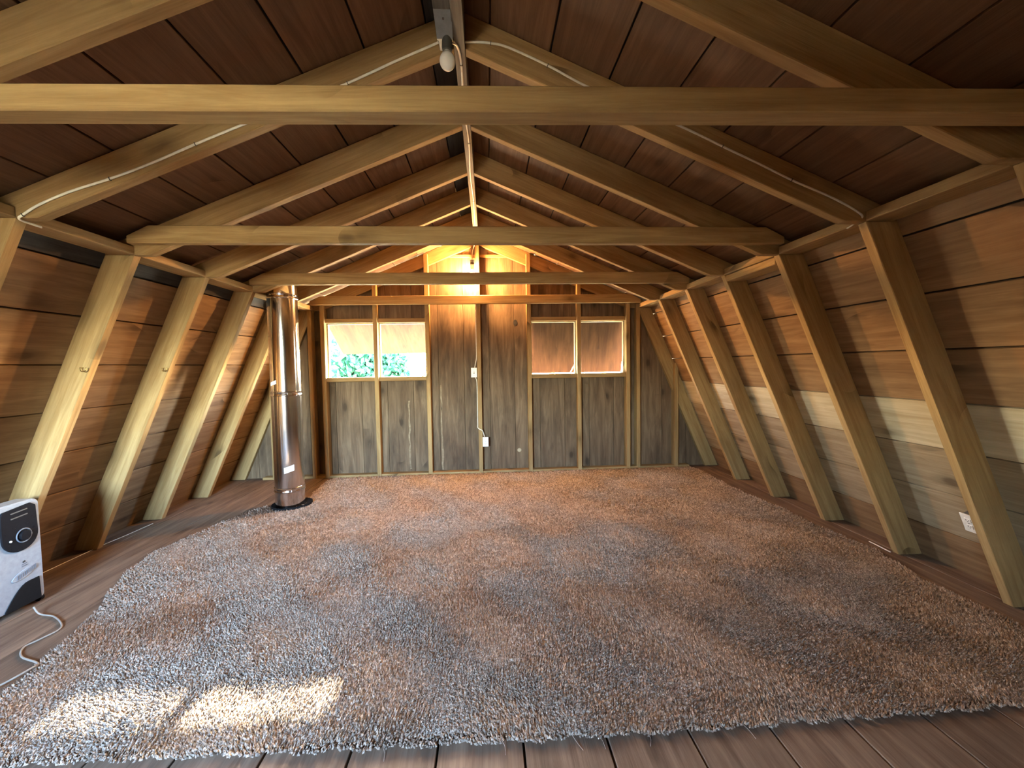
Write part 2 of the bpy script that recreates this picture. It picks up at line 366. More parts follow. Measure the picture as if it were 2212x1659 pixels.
for sd in (1, -1):
    # ---- roof boards
    ey = Vector((sd*math.cos(A), 0, -math.sin(A)))
    oo = Vector((XR + sd*0.025, 0, ZR + DV)) - ey*(0.025/math.cos(A))
    mm = frame((0, 1, 0), ey, oo); ez = Vector((mm[0][2], mm[1][2], mm[2][2])); inw = 1 if ez.z < 0 else -1   # +1: local Z points into the room
    jt = [0.0, 0.15, 0.45, 0.75, 1.05, 1.35, 1.65, 1.95, 2.31]
    if sd < 0: jt = [0.0] + [j + 0.012 for j in jt[1:]]
    for i in range(len(jt)-1):
        g = 0.0035 + random.random()*0.002; dz = random.uniform(-0.0005, 0.002)
        a0, a1 = jt[i] + g, jt[i+1] - g
        z0, z1 = sorted((-inw*0.0, -inw*(0.022 + dz)))
        mt = M_DARKB if (sd < 0 and i == 0) else M_ROOF
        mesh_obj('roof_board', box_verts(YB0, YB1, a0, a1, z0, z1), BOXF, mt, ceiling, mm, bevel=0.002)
    z0, z1 = sorted((-inw*0.024, -inw*0.05))
    mesh_obj('roofing_felt', box_verts(YB0-0.08, YB1+0.10, -0.02, 2.42, z0, z1), BOXF, M_FELT, ceiling, mm)
    # ---- wall boards
    W = wall_right if sd > 0 else wall_left
    ey = Vector((sd*math.cos(A2), 0, -math.sin(A2)))
    oo = Vector((sd*(wall_x(2.06) + HO), 0, 2.06))
    mm = frame((0, 1, 0), ey, oo); ez = Vector((mm[0][2], mm[1][2], mm[2][2])); inw = 1 if ez.x*sd < 0 else -1
    zs = [2.06, 1.92, 1.64, 1.36, 1.08, 0.805, 0.525, 0.25, -0.03]
    st = [(2.06 - z)/math.sin(A2) for z in zs]
    for i in range(len(st)-1):
        g = 0.003 + random.random()*0.0025; dz = random.uniform(-0.0005, 0.003)
        z0, z1 = sorted((0.0, -inw*(0.022 + dz)))
        mt = M_WALL
        if sd < 0 and i == 0: mt = M_DARKB
        if sd > 0 and i == 4: mt = M_PALE
        if sd > 0 and i in (5, 6): mt = M_MID
        mesh_obj('wall_board', box_verts(YB0, YB1, st[i]+g, st[i+1]-g, z0, z1), BOXF, mt, W, mm, bevel=0.002)
    z0, z1 = sorted((-inw*0.026, -inw*0.05))
    mesh_obj('outer_siding', box_verts(YB0-0.02, YB1+0.02, 0.0, st[-1]+0.06, z0, z1), BOXF, M_FELT, W, mm)

    # ---- rafters, studs and the blocks between them
    ks = list(range(-4, 7))
    for k in ks:
        y = Y[k] if k < 6 else YF + 0.05
        rx = XR + sd*0.025
        bx = abs(1.0*(0.025 + (ZR-ZK)/SL))
        poly = [(rx, ZR), (XR + sd*bx, ZK), (sd*(WK+HO), ZK), (sd*(WK+HO), roof_z(WK+HO)-0.004), (rx, ZR+DV-0.002)]
        prism_xz('rafter', poly, y, y+T, A if sd > 0 else math.pi-A, M_RAFT, ceiling)
        poly = [(sd*WK, ZK), (sd*(WK+HO), ZK), (sd*(wall_x(0)+HO), 0.0), (sd*wall_x(0), 0.0)]
        prism_xz('stud', poly, y, y+T, A2 if sd > 0 else math.pi-A2, M_STUD, W)
    for k in ks[:-1]:
        y0 = Y[k] + T; y1 = Y[k+1] if k+1 < 6 else YF + 0.05
        x0, x1 = sorted((sd*(WK-0.004), sd*(WK+0.14)))
        wbox('knee_block', x0, x1, y0, y1, ZK, ZK+0.048, M_RAFT, W, 0.004, 'y')
        if sd > 0 and k == 2:
            wbox('knee_block', WK+0.012, WK+0.15, y0, y1, ZK-0.052, ZK-0.002, M_STUD, W, 0.004, 'y')

# ridge board and collar ties
wbox('ridge_board', XR-0.025, XR+0.025, YR, YF+0.10, ZR-0.006, ZR+DV-0.012, M_RIDGE, ceiling, 0.002, 'y')
wbox('ridge_cleat', -0.108, XR-0.025, 1.36, 1.86, 2.776, 2.862, M_RIDGE, ceiling, 0.003, 'y')
for k in (-4, -2, 0, 2, 4, 6):
    y1 = Y[k]; th = 0.058 if k == 0 else T
    dz = random.uniform(-0.003, 0.003)
    if k == 0:                               # a squarer timber, fixed slightly askew
        poly = [(-1.955, 2.070), (1.955, 2.070), (1.955, 2.095), (1.835, 2.146), (-1.835, 2.146), (-1.955, 2.095)]
        o = prism_xz('collar_tie', poly, 1.268, 1.341, 0.0, M_STUD, ceiling, 0.004)
        o.matrix_world = Matrix.Translation((0.03, 1.268, 0)) @ Matrix.Rotation(-0.026, 4, 'Z') @ Matrix.Translation((-0.03, -1.268, 0)) @ o.matrix_world
        continue
    poly = [(-1.955, 2.046+dz), (1.955, 2.046+dz), (1.955, 2.09), (1.835, 2.146+dz), (-1.835, 2.146+dz), (-1.955, 2.09)]
    o = prism_xz('collar_tie', poly, y1-th, y1, 0.0, M_STUD, ceiling, 0.004)

# ---- gable walls
GAB = [(-(wall_x(-0.03)+HO), -0.03), (wall_x(-0.03)+HO, -0.03), (wall_x(2.05)+HO, 2.05), (XR, roof_z(XR)), (-(wall_x(2.05)+HO), 2.05)]
def gable(wall, y0, y1, ysid0, ysid1, openings, xj, mat):
    """boards between y0 and y1, an outer layer between ysid0 and ysid1; openings are (x0, x1, z0, z1)"""
    xs = sorted(set([round(v, 4) for v in xj] + [v for o in openings for v in o[:2]]))
    sv, sf = [], []
    def outer(poly):
        n = len(poly); b = len(sv)
        sv.extend([(x, ysid0, z) for x, z in poly] + [(x, ysid1, z) for x, z in poly])
        sf.extend([tuple(b+i for i in range(n)), tuple(b+n+i for i in reversed(range(n)))] + [(b+i, b+(i+1) % n, b+n+(i+1) % n, b+n+i) for i in range(n)])
    for a, b in zip(xs[:-1], xs[1:]):
        rng_ = [(-0.03, 3.0)]
        for o in openings:
            if a >= o[0]-1e-6 and b <= o[1]+1e-6: rng_ = [(-0.03, o[2]), (o[3], 3.0)]
        for z0, z1 in rng_:
            outer_p = clip_poly([(a, z0), (b, z0), (b, z1), (a, z1)], GAB)
            if not outer_p: continue
            outer(outer_p)
            gA = 0.0015 if a in xj else 0.0; 
            for q0, q1 in ((z0, 2.635), (2.645, z1)) if z1 > 2.7 else ((z0, z1),):
                p = clip_poly([(a+0.0018, q0), (b-0.0018, q0), (b-0.0018, q1), (a+0.0018, q1)], GAB)
                if not p or abs(b-a) < 0.02: continue
                dy = random.uniform(0, 0.003)
                prism_xz('gable_board', p, y0+dy, y1, math.pi/2, mat, wall, 0.001)
    mesh_obj('outer_siding', sv, sf, M_SIDING, wall)
XS = [-0.0125 + j*S for j in range(-4, 5)]
xj = [0.42 + 0.31*i for i in range(-12, 10)]
WZ0, WZ1 = 1.198, 1.845
OPEN = [(XS[1]+0.025, XS[3]-0.025, WZ0, WZ1), (XS[5]+0.025, XS[7]-0.025, WZ0, WZ1)]
YS = YF + 0.10
gable(wall_far, YS, YS+0.02, YS+0.021, YS+0.034, OPEN, xj, M_GABLE)
def gstud(wall, x, y0, y1, w=0.045, ztop=None, mat=M_STUD):
    top = roof_z(x) - 0.03 if abs(x) < 1.9 else min(roof_z(x), ZK + (WK + HO - abs(x))/RUN) - 0.02
    if ztop: top = ztop
    o = wbox('stud', x-w/2, x+w/2, y0, y1, 0.0, top, mat, wall, 0.003, 'z')
    return o
for i, x in enumerate(XS):
    zt = {0: 1.31, 8: 1.31}.get(i)
    gstud(wall_far, x, YF, YS, 0.048, zt)
gstud(wall_far, 1.945, YF, YS, 0.045, 2.04); gstud(wall_far, -1.99, YF, YS, 0.045, 2.04)
# sole plate strips between the studs, on the floor
for a, b in zip([-2.62, XS[0], XS[1], XS[2], XS[3], XS[4], XS[5], XS[6], XS[7], XS[8]], [XS[0], XS[1], XS[2], XS[3], XS[4], XS[5], XS[6], XS[7], XS[8], 2.62]):
    wbox('sole_plate', a+0.024, b-0.024, YF+0.004, YS, 0.0, 0.03, M_STUD, wall_far, 0.003, 'x')
wbox('nailing_strip', XS[3]+0.03, XS[4]-0.03, YS-0.02, YS-0.001, 2.62, 2.655, M_STUD, wall_far, 0.002, 'x')
wbox('nailing_strip', XS[4]+0.03, XS[5]-0.03, YS-0.02, YS-0.001, 2.62, 2.655, M_STUD, wall_far, 0.002, 'x')

# marks of the wall itself: pale split strips at two board joints, a plugged hole and a knot hole
for x_, z0_, z1_ in ((-0.484, 0.04, 1.08), (-0.880, 0.06, 0.90)):
    n_ = 14; v_ = []; f_ = []
    for i in range(n_+1):
        z_ = z0_ + (z1_-z0_)*i/n_; w_ = random.uniform(0.005, 0.013); o_ = random.uniform(-0.006, 0.006)
        v_ += [(x_+o_-w_, YS-0.0025, z_), (x_+o_+w_, YS-0.0025, z_), (x_+o_+w_, YS+0.004, z_), (x_+o_-w_, YS+0.004, z_)]
    for i in range(n_):
        for a_, b_ in ((0, 1), (1, 2), (2, 3), (3, 0)): f_.append((4*i+a_, 4*i+b_, 4*i+4+b_, 4*i+4+a_))
    f_ += [(0, 1, 2, 3), (4*n_, 4*n_+1, 4*n_+2, 4*n_+3)]
    mesh_obj('split_strip', v_, f_, M_MID, wall_far)
ry = Matrix.Rotation(math.pi/2, 4, 'X')
lathe('wood_plug', [(0.022, -0.004), (0.026, 0.002), (0.020, 0.007)], M_PALE, wall_far, Matrix.Translation((0.464, YS, 0.256)) @ ry, 14)
lathe('knot', [(0.026, -0.004), (0.024, 0.002), (0.010, 0.003)], M_DARKB, wall_far, Matrix.Translation((0.437, YS, 1.834)) @ ry @ Matrix.Scale(1.5, 4, (0, 1, 0)), 12)

# windows: headers, sills, thin stops and the plywood shutters hinged on the outside
def window(name, label, i0, i1, ang, prop):
    w = empty(name, (0, 0, 0)); tag(w, label, None, None, 'structure')
    for a, b in ((i0, i0+1), (i0+1, i1)):
        xa, xb = XS[a]+0.024, XS[b]-0.024
        wbox('header', xa, xb, YF+0.035, YS+0.03, WZ1, WZ1+0.05, M_RAFT, w, 0.003, 'x')
        wbox('sill', xa, xb, YF+0.02, YS+0.03, WZ0-0.05, WZ0, M_RAFT, w, 0.003, 'x')
        for xx in (xa, xb-0.014):
            wbox('stop', xx, xx+0.014, YS-0.02, YS+0.034, WZ0, WZ1, M_PALE, w, 0.001, 'z')
        wbox('stop', xa, xb, YS-0.02, YS+0.034, WZ1-0.012, WZ1, M_PALE, w, 0.001, 'x')
    # the shutter: a plywood sheet with a stiffening cleat, turned about its top edge
    x0, x1 = XS[i0]-0.02, XS[i1]+0.02; L = 0.722
    hinge = Vector((0, YS+0.045, WZ1+0.05))
    dy, dz = math.sin(ang), -math.cos(ang)
    mm = frame((0, dy, dz), (1, 0, 0), hinge + Vector(((x0+x1)/2, 0, 0)))
    hw = (x1-x0)/2
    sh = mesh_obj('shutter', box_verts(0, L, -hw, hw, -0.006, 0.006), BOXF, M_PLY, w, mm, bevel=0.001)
    sh['label'] = 'hinged plywood shutter propped open outside the window' if ang > 0.5 else 'hinged plywood shutter almost closed outside the window'
    for xx in (x0+0.15, x1-0.15):
        wbox('hinge', xx-0.03, xx+0.03, YS+0.036, YS+0.05, WZ1+0.03, WZ1+0.07, M_GREY, w, 0.001)
    return w, hinge, dy, dz, L
w1, h1, dy1, dz1, L1 = window('window_1', 'window opening looking onto green trees under a raised plywood shutter', 1, 3, math.radians(57), True)
w2, h2, dy2, dz2, L2 = window('window_2', 'window opening covered by a nearly closed plywood shutter', 5, 7, math.radians(17), True)
# prop sticks that hold the shutters
e = h1 + Vector((XS[3]-0.06, dy1*L1*0.96, dz1*L1*0.96))
tube('prop_stick', [(XS[3]-0.07, YS+0.03, WZ0+0.01), e], 0.009, M_STUD, w1, 6)
tube('prop_stick', [(XS[6]-0.028, YS+0.01, WZ0+0.13), (XS[6]-0.075, YS+0.10, WZ0+0.005)], 0.008, M_PALE, w2, 6)

# rear gable with an open hatch; its inward-swung leaf is unseen, added to block light rightwards
HX0, HX1, HZ0, HZ1 = -1.78, -0.62, 1.10, 1.95
gable(wall_rear, YR-0.12, YR-0.10, YR-0.134, YR-0.121, [(HX0, HX1, HZ0, HZ1)], xj, M_ROOF)
for x in XS:
    if HX0 < x < HX1:
        wbox('stud', x-0.024, x+0.024, YR-0.10, YR, 0.0, HZ0-0.05, M_STUD, wall_rear, 0.003, 'z')
    else: gstud(wall_rear, x, YR-0.10, YR, 0.048, 1.31 if abs(x) > 2.2 else None)
wbox('sill', HX0, HX1, YR-0.13, YR, HZ0-0.05, HZ0, M_RAFT, wall_rear); wbox('header', HX0, HX1, YR-0.13, YR, HZ1, HZ1+0.05, M_RAFT, wall_rear)
la = math.radians(87); lm = frame((0, 0, 1), (-math.cos(la), math.sin(la), 0), (HX1, YR, HZ0+0.01))
leaf = mesh_obj('hatch_light_blocker', box_verts(0, HZ1-HZ0-0.02, 0.0, 1.14, -0.011, 0.011), BOXF, M_PLY, wall_rear, lm, bevel=0.002)

# ---- floor
wbox('subfloor', -3.15, 3.15, YB0-0.02, YB1, -0.06, -0.024, M_SUB, floor, 0.0, 'y')
fx = [-0.109 + 0.296*i for i in range(-11, 12)]
for a, b in zip(fx[:-1], fx[1:]):
    a, b = max(a, -3.1), min(b, 3.1)
    if b - a < 0.05: continue
    g = 0.003 + random.random()*0.002
    wbox('floorboard', a+g, b-g, YB0, YB1, -0.024, random.uniform(-0.001, 0.001), M_FLOORB, floor, 0.002, 'y')

# ------------------------------------------------------------------ stove pipe
PX, PY, PR = -1.818, 4.03, 0.128
sp = empty('stove_pipe', (PX, PY, 0)); tag(sp, 'shiny steel stove pipe rising from floor to roof beside the window', 'stove pipe')
pm = lambda z: Matrix.Translation((0, 0, z))
def pipe_part(name, prof, mat, n=48):
    o = lathe(name, prof, mat, None, None, n); o.parent = sp; return o
zj = [0.0, 0.185, 1.085, 1.985, 2.9]
for a, b in zip(zj[:-1], zj[1:]):
    pipe_part('pipe_section', [(PR, a), (PR, a+0.02), (PR, b-0.02), (PR, b)], M_STEEL)
for z in zj[1:-1]:
    pipe_part('joint_band', [(PR+0.001, z-0.024), (PR+0.006, z-0.020), (PR+0.006, z-0.008), (PR+0.002, z-0.003), (PR+0.002, z+0.003), (PR+0.006, z+0.008), (PR+0.006, z+0.018), (PR+0.001, z+0.022)], M_STEEL)
    bx_ = mesh_obj('band_clip', box_verts(-0.02, 0.02, -PR-0.014, -PR-0.002, z-0.012, z+0.012), BOXF, M_STEEL, None, None, bevel=0.002); bx_.parent = sp
    bx_.rotation_euler.z = math.radians(38)
# floor ring, cut a little wide on one side
v, f_ = [], []
N = 40
for k in range(N):
    th = 2*math.pi*k/N; ro = 0.162 + 0.03*max(0, math.cos(th-0.35))**3
    v += [((PR+0.002)*math.cos(th), (PR+0.002)*math.sin(th), 0.018), (ro*math.cos(th), ro*math.sin(th), 0.034), (ro*math.cos(th), ro*math.sin(th), 0.0), ((PR+0.002)*math.cos(th), (PR+0.002)*math.sin(th), 0.0)]
for k in range(N):
    k2 = (k+1) % N
    for a, b in ((0, 1), (1, 2), (2, 3), (3, 0)): f_.append((4*k+a, 4*k+b, 4*k2+b, 4*k2+a))
fr = mesh_obj('floor_ring', v, f_, M_MATBLK); fr.parent = sp; fr['label'] = 'black floor ring round the foot of the pipe'
def pipe_label(name, az, z, w, h, tilt):
    v, f_ = [], []; n = 8
    for j in range(2):
        for i in range(n+1):
            s_ = (i/n-0.5)*w; zz = z + (j-0.5)*h + s_*tilt; th = math.radians(az) + s_/PR
            v.append(((PR+0.0015)*math.cos(th), (PR+0.0015)*math.sin(th), zz))
    f_ = [(i, i+1, n+2+i, n+1+i) for i in range(n)]
    o = mesh_obj(name, v, f_, M_PAPER, smooth=True); o.parent = sp; o['label'] = 'small white paper label on the pipe'
pipe_label('paper_label', -65, 0.385, 0.085, 0.055, 0.28)
pipe_label('paper_label', -118, 1.185, 0.075, 0.034, 0.30)

# ------------------------------------------------------------------ carpet
OUT = [(-1.86, 1.405), (-1.40, 1.418), (-1.0, 1.405), (-0.4, 1.390), (0.14, 1.380), (0.73, 1.374), (1.37, 1.376), (2.07, 1.382), (2.63, 1.40),
       (2.66, 1.95), (2.64, 2.25), (2.73, 2.65), (2.66, 3.17), (2.68, 3.42), (2.63, 3.87), (2.61, 4.10), (2.64, 4.73), (2.60, 4.985), (1.2, 4.99), (0.0, 4.985), (-1.2, 4.985),
       (-1.76, 4.97), (-1.80, 4.85), (-1.74, 4.18), (-1.70, 4.10), (-1.74, 3.96), (-1.80, 3.90), (-1.90, 3.91), (-2.0, 3.99), (-2.06, 4.05), (-2.21, 3.66), (-2.35, 3.09), (-2.29, 2.78), (-2.06, 2.30), (-1.95, 1.92)]
OA = np.array(OUT)
def inside(px, py):
    r = np.zeros(px.shape, bool); n = len(OA); j = n-1
    for i in range(n):
        xi, yi = OA[i]; xj_, yj = OA[j]
        c = ((yi > py) != (yj > py)) & (px < (xj_-xi)*(py-yi)/(yj-yi+1e-12)+xi)
        r ^= c; j = i
    return r
def lowf(x, y):
    return (np.sin(1.7*x+2.3*y+0.6) + np.sin(3.1*x-1.9*y+2.0) + np.sin(-2.2*x+4.3*y+4.1) + np.sin(6.7*x+5.1*y))/4
cx, cyy = 0.15, 3.15
carpet = empty('carpet', (cx, cyy, 0)); tag(carpet, 'large taupe shag carpet with a ragged cut edge on the floorboards', 'carpet')
gs = 0.03
gx = np.arange(-2.42, 2.80, gs); gy = np.arange(1.34, 5.03, gs)
GX, GY = np.meshgrid(gx, gy, indexing='ij')
ins = np.ones(GX.shape, bool)
for dx_, dy_ in ((-0.02, -0.02), (0.05, -0.02), (-0.02, 0.05), (0.05, 0.05)): ins &= inside(GX+dx_, GY+dy_)
vid = -np.ones(GX.shape, int); verts = []; faces = []
def vtx(i, j):
    if vid[i, j] < 0:
        vid[i, j] = len(verts)
        x, y = gx[0]+i*gs, gy[0]+j*gs
        verts.append((x-cx, y-cyy, 0.010 + 0.003*float(lowf(x*2, y*2))))
    return vid[i, j]
for i in range(GX.shape[0]-1):
    for j in range(GX.shape[1]-1):
        if ins[i, j]: faces.append((vtx(i, j), vtx(i+1, j), vtx(i+1, j+1), vtx(i, j+1)))
back = mesh_obj('backing', verts, faces, M_CARPET, smooth=True)
bm = bmesh.new(); bm.from_mesh(back.data)
be = [e_ for e_ in bm.edges if len(e_.link_faces) == 1]
rr = bmesh.ops.extrude_edge_only(bm, edges=be)
for g_ in rr['geom']:
    if isinstance(g_, bmesh.types.BMVert): g_.co.z = 0.0
bm.to_mesh(back.data); bm.free(); back.parent = carpet
def tufts(x0, x1, y0, y1, sp_):
    nx, ny = int((x1-x0)/sp_), int((y1-y0)/sp_)
    X, Yy = np.meshgrid(x0+(np.arange(nx)+0.5)*sp_, y0+(np.arange(ny)+0.5)*sp_, indexing='ij')
    X = X.ravel() + rng.uniform(-0.6, 0.6, X.size)*sp_; Yy = Yy.ravel() + rng.uniform(-0.6, 0.6, Yy.size)*sp_
    k = inside(X + 0.008*np.sin(23*Yy), Yy + 0.006*np.sin(31*X) + 0.004*np.sin(83*X)); return X[k], Yy[k], np.full(k.sum(), sp_)
parts = [tufts(-2.45, 2.80, 1.33, 2.35, 0.0085), tufts(-2.45, 2.80, 2.35, 3.3, 0.0115), tufts(-2.45, 2.80, 3.3, 5.02, 0.016)]
TX = np.concatenate([p[0] for p in parts]); TY = np.concatenate([p[1] for p in parts]); TS = np.concatenate([p[2] for p in parts])
n = TX.size
ang = 2.2*lowf(TX*1.3, TY*1.3)*2 + rng.normal(0, 0.9, n)
lean = rng.uniform(0.25, 0.9, n); hgt = rng.uniform(0.010, 0.019, n)*(0.9+0.15*lowf(TX*5, TY*5))
rot = rng.uniform(0, 2*np.pi, n); rad = TS*rng.uniform(0.55, 0.85, n)
z0 = 0.008
co = np.zeros((n, 4, 3), np.float32)
for i in range(3):
    co[:, i, 0] = TX - cx + rad*np.cos(rot+i*2.0944); co[:, i, 1] = TY - cyy + rad*np.sin(rot+i*2.0944); co[:, i, 2] = z0
co[:, 3, 0] = TX - cx + np.cos(ang)*lean*hgt; co[:, 3, 1] = TY - cyy + np.sin(ang)*lean*hgt; co[:, 3, 2] = z0 + hgt
base = (np.arange(n)*4)[:, None]
tri = np.concatenate([base+np.array([0, 1, 3]), base+np.array([1, 2, 3]), base+np.array([2, 0, 3])]).astype(np.int32)
me = bpy.data.meshes.new('pile')
me.vertices.add(n*4); me.vertices.foreach_set('co', co.ravel())
me.loops.add(tri.size); me.loops.foreach_set('vertex_index', tri.ravel())
me.polygons.add(len(tri)); me.polygons.foreach_set('loop_start', np.arange(0, tri.size, 3, dtype=np.int32)); me.polygons.foreach_set('loop_total', np.full(len(tri), 3, np.int32))
me.update(calc_edges=True); me.validate(); me.materials.append(M_PILE)
pile = bpy.data.objects.new('pile', me); C.objects.link(pile); pile.parent = carpet; tag(pile, None, None, None, 'stuff')
# a few loose threads along the cut front edge
for x in (0.11, 0.36, 0.45, 0.98, -0.3, 0.62):
    y = float(np.interp(x, OA[:9, 0], OA[:9, 1]))
    tube('loose_thread', smooth_path([(x-cx, y+0.01-cyy, 0.012), (x+0.012-cx, y-0.012-cyy, 0.006), (x+random.uniform(0, 0.03)-cx, y-0.04-cyy, 0.003)], 4), 0.0009, M_PILE, carpet, 5)

# ------------------------------------------------------------------ radiator heater
ht = empty('oil_radiator', (-2.472, 2.36, 0)); tag(ht, 'white oil-filled radiator heater with black control panel between wall studs', 'heater')
def hpart(name, v, f_, mat, parent=None, bevel=0.0, smooth=False):
    o = mesh_obj(name, v, f_, mat, None, None, smooth, bevel); o.parent = parent or ht; return o
HW, HH = 0.118, 0.615
def rounded(w, z0, z1, r, n=6, r2=None):
    """outline in (y, z) with rounded corners"""
    pts = []
    r2 = r if r2 is None else r2
    for cxx, czz, a0, rad_ in ((w-r, z1-r, 0, r), (-(w-r), z1-r, 90, r), (-(w-r2), z0+r2, 180, r2), (w-r2, z0+r2, 270, r2)):
        for k in range(n+1):
            a = math.radians(a0+90*k/n); pts.append((cxx+rad_*math.cos(a), czz+rad_*math.sin(a)))
    return pts
def yz_prism(name, pts, x0, x1, mat, parent=None, bevel=0.0, shrink=None):
    n = len(pts)
    v = [(x0, y, z) for y, z in pts] + [(x1, y, z) for y, z in pts]
    f_ = [tuple(range(n)), tuple(range(2*n-1, n-1, -1))] + [(i, (i+1) % n, n+(i+1) % n, n+i) for i in range(n)]
    return hpart(name, v, f_, mat, parent, bevel)
hs = yz_prism('housing', rounded(HW, 0.045, HH, 0.035, 6, 0.02), -0.095, 0.0, M_HEAT, bevel=0.006)
# fins behind the housing
for i in range(5):
    x = -0.118 - i*0.036
    top = min(0.585, 0.0 + (2.815 + 0.13 - 2.40 + x - 0.0)/RUN) if False else 0.585 - max(0, i-1)*0.018
    yz_prism('fin', rounded(HW-0.012, 0.09, top, 0.03), x-0.012, x+0.012, M_HEAT, bevel=0.005)
hpart('core', box_verts(-0.27, -0.09, -0.03, 0.03, 0.12, 0.16), BOXF, M_HEAT, bevel=0.008)
# black control panel, wider at the top and rounded below
cp = []
for k in range(17):
    a = math.radians(180 + 180*k/16); cp.append((0.090*math.cos(a)*-1+0.008, 0.435 + 0.085*math.sin(a)))
cp += [(-0.082, 0.560), (-0.072, 0.585), (0.066, 0.600), (0.092, 0.580)]
pn = yz_prism('control_panel', cp, 0.0, 0.010, M_BLACKP, bevel=0.003); pn['label'] = 'glossy black control panel'
v, f_ = [], []
def yz_ring(name, cy_, cz, r, w, x, mat, parent, n=24, a0=0, a1=360):
    pts = [(x, cy_ + r*math.cos(math.radians(a0+(a1-a0)*k/n)), cz + r*math.sin(math.radians(a0+(a1-a0)*k/n))) for k in range(n+1)]
    vv, ff = tube_data(pts, w, 6, 1.0, (1, 0, 0)); return hpart(name, vv, ff, mat, parent, smooth=True)
yz_ring('dial_ring', 0.022, 0.432, 0.036, 0.0035, 0.011, M_STICK, pn)
yz_prism('dial', [(0.022+0.027*math.cos(math.radians(a)), 0.432+0.027*math.sin(math.radians(a))) for a in range(0, 360, 15)], 0.010, 0.024, M_BLACKP, pn, bevel=0.003)
yz_prism('indicator_lamp', [(-0.043+0.006*math.cos(math.radians(a)), 0.422+0.006*math.sin(math.radians(a))) for a in range(0, 360, 45)], 0.010, 0.014, M_PAPER, pn)
for z in (0.568, 0.540):
    yz_prism('highlight_bar', [(-0.035, z-0.004), (0.045, z+0.002), (0.045, z+0.007), (-0.035, z+0.001)], 0.010, 0.013, M_GREY, pn)  # grey bars painting the highlights at the panel's top and slot
# badge marks and the louvre lens
yz_prism('badge', [(0.014, 0.286), (0.026, 0.290), (0.030, 0.283), (0.018, 0.279)], 0.0, 0.002, M_SLOT)
for i in range(2):
    yz_prism('badge_line', [(0.010, 0.268-i*0.010), (0.036, 0.272-i*0.010), (0.036, 0.276-i*0.010), (0.010, 0.272-i*0.010)], 0.0, 0.0015, M_STICK)
lens = [(0.015 + 0.062*math.cos(math.radians(a))*math.cos(0.30) - 0.022*math.sin(math.radians(a))*math.sin(0.30), 0.220 + 0.062*math.cos(math.radians(a))*math.sin(0.30) + 0.022*math.sin(math.radians(a))*math.cos(0.30)) for a in range(0, 360, 15)]
lv = yz_prism('vent', lens, 0.0, 0.005, M_HEAT, bevel=0.002)
for i in range(9):
    c0 = -0.032 + i*0.0115; yy = 0.015 + c0*math.cos(0.3); zz = 0.220 + c0*math.sin(0.3)
    yz_prism('vent_slot', [(yy-0.003, zz-0.012), (yy+0.003, zz-0.010), (yy+0.003, zz+0.012), (yy-0.003, zz+0.010)], 0.0045, 0.0065, M_STICK, lv)
# black base recess, foot bracket and castors
rc = [(-0.085, 0.045)] + [(-0.085 + 0.175*k/10, 0.055 + 0.115*math.sin(math.radians(90*min(1, k/7)))) for k in range(11)] + [(0.095, 0.045)]
yz_prism('base_cover', rc, 0.0, 0.006, M_MATBLK, bevel=0.002)
hpart('foot_bracket', box_verts(-0.08, -0.045, -0.145, 0.150, 0.03, 0.05), BOXF, M_MATBLK, bevel=0.004)
for s_ in (-1, 1):
    mmw = Matrix.Translation((-0.06, s_*0.142, 0.022)) @ Matrix.Rotation(math.pi/2, 4, 'X')
    o = lathe('castor', [(0.012, -0.012), (0.022, -0.009), (0.022, 0.009), (0.012, 0.012)], M_BLACKP, None, mmw, 20); o.parent = ht
hpart('foot_bracket', box_verts(-0.27, -0.235, -0.145, 0.150, 0.03, 0.05), BOXF, M_MATBLK, bevel=0.004)
for s_ in (-1, 1):
    mmw = Matrix.Translation((-0.25, s_*0.142, 0.022)) @ Matrix.Rotation(math.pi/2, 4, 'X')
    o = lathe('castor', [(0.012, -0.012), (0.022, -0.009), (0.022, 0.009), (0.012, 0.012)], M_BLACKP, None, mmw, 20); o.parent = ht
# grey stickers on the side of the housing
for z0_, z1_ in ((0.37, 0.43), (0.28, 0.315), (0.13, 0.19), (0.085, 0.115)):
    hpart('sticker', box_verts(-0.085, -0.028, -HW-0.0006, -HW+0.001, z0_, z1_), BOXF, M_STICK)
# its power cord lying on the boards
cp_ = [(-2.395, 2.34, 0.05), (-2.36, 2.335, 0.012), (-2.26, 2.31, 0.006), (-2.13, 2.21, 0.006), (-2.14, 2.12, 0.006), (-2.155, 2.06, 0.006), (-2.09, 1.99, 0.006), (-1.965, 1.935, 0.009), (-1.93, 1.87, 0.028), (-1.97, 1.76, 0.024), (-2.10, 1.62, 0.006)]
cd = tube('power_cord', [Vector(q) - Vector((-2.472, 2.36, 0)) for q in smooth_path(cp_, 8)], 0.0042, M_CORD, None, 8); cd.parent = ht

